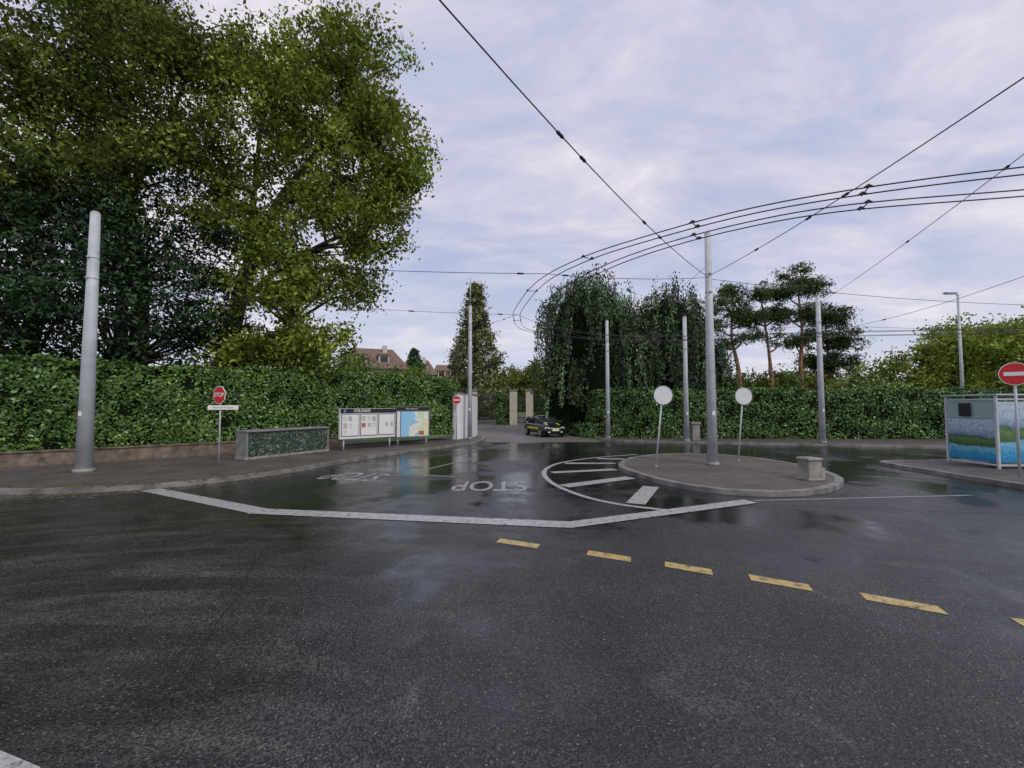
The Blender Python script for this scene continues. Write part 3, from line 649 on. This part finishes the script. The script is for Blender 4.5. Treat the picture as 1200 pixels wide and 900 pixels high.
box('end_panel_1',(-Lp/2+.02,.3,.57),(.08,.66,.95),gp,e,.01); box('end_panel_2',(Lp/2-.02,.3,.57),(.08,.66,.95),gp,e,.01)

def mapmat():
    m,nt,N,L,b=newmat('town_map'); tc=N.new('ShaderNodeTexCoord'); n=N.new('ShaderNodeTexNoise'); n.inputs['Scale'].default_value=1.7; n.inputs['Detail'].default_value=3; L.new(tc.outputs['Object'],n.inputs[0])
    g=N.new('ShaderNodeSeparateXYZ'); L.new(tc.outputs['Object'],g.inputs[0]); a=N.new('ShaderNodeMath'); a.operation='MULTIPLY_ADD'; L.new(g.outputs[0],a.inputs[0]); a.inputs[1].default_value=.35; L.new(n.outputs[0],a.inputs[2])
    r=N.new('ShaderNodeValToRGB'); r.color_ramp.interpolation='CONSTANT'; e=r.color_ramp.elements
    e[0].color=(.30,.60,.80,1); e[1].position=.50; e[1].color=(.78,.78,.68,1); x=e.new(.60); x.color=(.60,.75,.50,1); x=e.new(.72); x.color=(.82,.72,.5,1)
    L.new(a.outputs[0],r.inputs[0]); L.new(r.outputs[0],b.inputs['Base Color']); b.inputs['Roughness'].default_value=.25; return m
mapM=mapmat(); blue=simple('poster_blue',(.12,.2,.42),.4); red=simple('poster_red',(.45,.14,.10),.4); yel=simple('poster_pale',(.66,.64,.52),.4); gry=simple('poster_print',(.45,.47,.46),.5,0,.6,25)
paper=simple('poster_paper',(.78,.79,.78),.35,0,.05)
a1=math.atan2(22.6-20.6,-5.95+8.0)
e=empty('information_board',(-6.95,21.5,.12),a1); w=2.85
for s in (-1,1): tube('post_%d'%s,[(s*(w/2-.25),.05,0),(s*(w/2-.25),.05,.6)],.04,steel,e,10)
box('cabinet',(0,0,1.22),(w,.16,1.42),paper,e,.015); box('header',(0,-.09,1.82),(w-.04,.03,.2),blackM,e)
text('header_text','COLOGNY',.17,signW,e,(-.35,-.11,1.82),(H,0,0),.003); box('crest',(-1.2,-.108,1.82),(.11,.008,.15),blue,e)
fr=simple('alu_frame',(.22,.23,.24),.4,.4)
for i in range(3):
    x=-w/2+.5+i*.925; box('frame_%d'%i,(x,-.085,1.15),(.88,.02,1.06),fr,e); box('paper_%d'%i,(x,-.098,1.15),(.8,.01,.98),paper,e)
    for j in range(7):
        if random.random()<.25: continue
        cx=x-.26+(j%3)*.26; cz=1.45-(j//3)*.31
        box('notice_%d_%d'%(i,j),(cx+random.uniform(-.02,.02),-.106,cz+random.uniform(-.02,.02)),(random.uniform(.14,.2),.004,random.uniform(.18,.27)),random.choice([gry,yel,red,red,yel,gry,gry]),e)
e=empty('information_board',(-5.25,23.55,.12),math.atan2(1.0,1.35)); w=1.9
for s in (-1,1): tube('post_%d'%s,[(s*(w/2-.15),.05,0),(s*(w/2-.15),.05,.6)],.04,steel,e,10)
box('cabinet',(0,0,1.2),(w,.16,1.62),fr,e,.015); box('header',(0,-.09,1.9),(w-.04,.03,.18),blackM,e); text('header_text','Plan communal',.11,signW,e,(-.1,-.11,1.9),(H,0,0))
box('map_sheet',(.08,-.09,1.1),(w-.35,.02,1.3),mapM,e); box('legend',(-.83,-.09,1.1),(.16,.02,1.3),paper,e)
box('red_key',(.45,-.104,.62),(.3,.004,.22),red,e); box('white_key',(.7,-.108,1.5),(.24,.004,.3),paper,e)

# ---------------------------------------------------------------- bus shelter
def scenemat(name,seed):
    m,nt,N,L,b=newmat(name); tc=N.new('ShaderNodeTexCoord'); g=N.new('ShaderNodeSeparateXYZ'); L.new(tc.outputs['Generated'],g.inputs[0])
    ob=N.new('ShaderNodeMapping'); ob.inputs['Location'].default_value=(seed,0,0); L.new(tc.outputs['Object'],ob.inputs[0])
    n=N.new('ShaderNodeTexNoise'); n.inputs['Scale'].default_value=2.4; n.inputs['Detail'].default_value=8; L.new(ob.outputs[0],n.inputs[0])
    a=N.new('ShaderNodeMath'); a.operation='MULTIPLY_ADD'; L.new(n.outputs[0],a.inputs[0]); a.inputs[1].default_value=.2; L.new(g.outputs[2],a.inputs[2])
    r=N.new('ShaderNodeValToRGB'); e=r.color_ramp.elements; e[0].position=.1; e[0].color=(.02,.20,.42,1); e[1].position=1.0; e[1].color=(.42,.52,.62,1)
    for p,c in ((.28,(.05,.34,.56)),(.42,(.20,.48,.62)),(.47,(.05,.11,.05)),(.60,(.12,.23,.07)),(.66,(.06,.12,.11)),(.72,(.20,.30,.42)),(.85,(.36,.46,.58))):
        x=e.new(p); x.color=c+(1,)
    n3=N.new('ShaderNodeTexNoise'); n3.inputs['Scale'].default_value=14; n3.inputs['Detail'].default_value=6; L.new(ob.outputs[0],n3.inputs[0])
    mx=N.new('ShaderNodeMix'); mx.data_type='RGBA'; mx.blend_type='OVERLAY'; mx.inputs[0].default_value=.9
    L.new(a.outputs[0],r.inputs[0]); L.new(r.outputs[0],mx.inputs[6]); L.new(n3.outputs[0],mx.inputs[7]); L.new(mx.outputs[2],b.inputs['Base Color']); b.inputs['Roughness'].default_value=.2; return m
sc1=scenemat('printed_landscape',0); sc2=scenemat('printed_landscape_b',5)
g_m,nt,N_,L_,bb=newmat('shelter_glass'); bb.inputs['Base Color'].default_value=(.45,.62,.62,1); bb.inputs['Roughness'].default_value=.08; bb.inputs['Alpha'].default_value=.45
e=empty('bus_shelter',(15.9,14.6,.12),0)
def wallp(nm,a,b,mat,z0=.18,z1=2.25):
    a=Vector((a[0],a[1],0));b=Vector((b[0],b[1],0)); c=(a+b)/2; ln=(b-a).length; r=math.atan2(b.y-a.y,b.x-a.x)
    box(nm,(c.x,c.y,(z0+z1)/2),(ln,.03,z1-z0),mat,e,rz=r); return c,ln,r
P0=(.08,1.75);P1=(0,0);P2=(1.5,-.02);P3=(3.0,-.04); P4=(3.0,1.8)
for i,p in enumerate((P0,P1,P2,P3,P4)): box('post_%d'%i,(p[0],p[1],1.2),(.075,.075,2.4),steel,e,.008)
wallp('side_print',(.075,1.70),(.005,.05),sc1,.2,1.62); wallp('side_glass',(.075,1.70),(.005,.05),g_m,1.64,2.25)
wallp('back_print_1',(.05,0),(1.45,-.02),sc2,.2,2.2); wallp('back_print_2',(1.55,-.02),(2.95,-.04),sc2,.2,2.2)
wallp('inner_glass',(.13,1.76),(2.95,1.8),g_m,.2,2.2)
for nm,a,b in (('rail_a',P0,P1),('rail_b',P1,P2),('rail_c',P2,P3)):
    for z in (.12,2.28): 
        c=((a[0]+b[0])/2,(a[1]+b[1])/2,z); ln=math.dist(a,b); box(nm+str(int(z*10)),c,(ln-.08,.05,.06),steel,e,.005,math.atan2(b[1]-a[1],b[0]-a[0]))
mesh('roof',[(-.08,-.1,2.41),(3.3,-.12,2.41),(3.2,1.9,2.41),(-.0,1.88,2.41),(-.08,-.1,2.46),(3.3,-.12,2.46),(3.2,1.9,2.46),(-.0,1.88,2.46)],[(0,3,2,1),(4,5,6,7),(0,1,5,4),(1,2,6,5),(2,3,7,6),(3,0,4,7)],steel,e)
box('bench_seat',(1.4,.75,.5),(1.9,.4,.05),steel,e,.01); box('bench_leg_1',(.7,.75,.24),(.06,.3,.47),steel,e); box('bench_leg_2',(2.1,.75,.24),(.06,.3,.47),steel,e)
box('ticket_panel',(-.02,1.0,1.93),(.05,.42,.46),blackM,e,.02,math.radians(-3))

# ---------------------------------------------------------------- parked car
carM=simple('car_paint_dark',(.018,.022,.03),.22,.2,.05); carY=simple('reflective_yellow',(.65,.6,.05),.35); tyre=simple('tyre',(.015,.015,.015),.8); rim=simple('alloy',(.4,.4,.42),.3,.8)
lampM=simple('headlight',(.75,.78,.8),.1); cglass=simple('car_glass',(.03,.04,.045),.05)
e=empty('parked_car',(2.3,32.2,.012),math.radians(-90+20))
def loft(nm,st,mat,smooth=True,sub=1):
    V=[];F=[]; n=len(st[0][1])
    for x,ring in st: V+=[(x,y,z) for y,z in ring]
    for i in range(len(st)-1):
        for k in range(n): F.append((i*n+k,i*n+(k+1)%n,(i+1)*n+(k+1)%n,(i+1)*n+k))
    F.append(tuple(range(n))[::-1]); F.append(tuple((len(st)-1)*n+k for k in range(n)))
    o=mesh(nm,V,F,mat,e,smooth)
    if sub: s=o.modifiers.new('s','SUBSURF'); s.levels=sub; s.render_levels=sub
    return o
def ring(w,zb,zm,zt): return [(-w*.9,zb),(-w,zb+.14),(-w,zm),(-w*.9,zt),(-w*.4,zt+.02),(w*.4,zt+.02),(w*.9,zt),(w,zm),(w,zb+.14),(w*.9,zb)]
loft('body',[(-1.95,ring(.68,.36,.6,.78)),(-1.88,ring(.78,.24,.7,.92)),(-1.3,ring(.85,.2,.76,.95)),(-.3,ring(.86,.2,.78,.96)),(.6,ring(.86,.2,.76,.96)),(.95,ring(.85,.2,.74,.93)),(1.5,ring(.83,.2,.68,.84)),(1.85,ring(.76,.22,.58,.72)),(1.96,ring(.64,.28,.5,.6))],carM)
def cr(w,z0,z1,wt): return [(-w,z0),(-wt,z1-.05),(-wt*.85,z1),(wt*.85,z1),(wt,z1-.05),(w,z0)]
loft('cabin_glass',[(-1.85,cr(.72,.88,.93,.66)),(-1.5,cr(.78,.88,1.37,.6)),(-.9,cr(.8,.9,1.45,.62)),(.1,cr(.8,.9,1.46,.62)),(.45,cr(.79,.9,1.38,.62)),(1.08,cr(.74,.88,.93,.68))],cglass)
loft('roof_panel',[(-1.5,[(-.56,1.36),(-.5,1.40),(.5,1.40),(.56,1.36)]),(-.8,[(-.62,1.42),(-.54,1.475),(.54,1.475),(.62,1.42)]),(.1,[(-.62,1.42),(-.54,1.48),(.54,1.48),(.62,1.42)]),(.45,[(-.58,1.36),(-.5,1.41),(.5,1.41),(.58,1.36)])],carM,sub=1)
for s in (-1,1):
    tube('a_pillar_%d'%s,[(.42,s*.61,1.39),(1.06,s*.74,.93)],.035,carM,e,8); tube('b_pillar_%d'%s,[(-.35,s*.63,1.43),(-.4,s*.81,.92)],.04,carM,e,8); tube('c_pillar_%d'%s,[(-1.45,s*.6,1.36),(-1.75,s*.74,.92)],.06,carM,e,8)
    for x in (-1.22,1.25):
        cyl('tyre_%d_%d'%(s,x>0),.31,.2,tyre,e,(x,s*.78,.31),(H,0,0),28); cyl('rim_%d_%d'%(s,x>0),.2,.215,rim,e,(x,s*.78,.31),(H,0,0),20)
    cyl('arch_%d'%s,.36,.05,blackM,e,(1.25,s*.83,.33),(H,0,0),28); cyl('arch_r%d'%s,.36,.05,blackM,e,(-1.22,s*.83,.33),(H,0,0),28)
    o=cyl('headlight_%d'%s,.15,.16,lampM,e,(1.80,s*.56,.62),(0,H,s*.3),20); o.scale=(.62,1.15,1)
    box('mirror_%d'%s,(.8,s*.96,1.0),(.12,.2,.13),carM,e,.04)
    box('side_stripe_%d'%s,(0,s*.868,.60),(2.0,.012,.14),carY,e); box('hood_stripe_%d'%s,(1.35,s*.45,.885),(.5,.14,.012),carY,e).rotation_euler=(0,.22,0)
    box('fog_%d'%s,(1.93,s*.45,.36),(.04,.16,.08),lampM,e,.01)
box('grille',(1.955,0,.42),(.05,.8,.14),blackM,e,.02); box('number_plate',(1.99,0,.5),(.02,.5,.11),signW,e,.005); box('front_stripe',(1.965,0,.6),(.04,.7,.06),carY,e,.01)
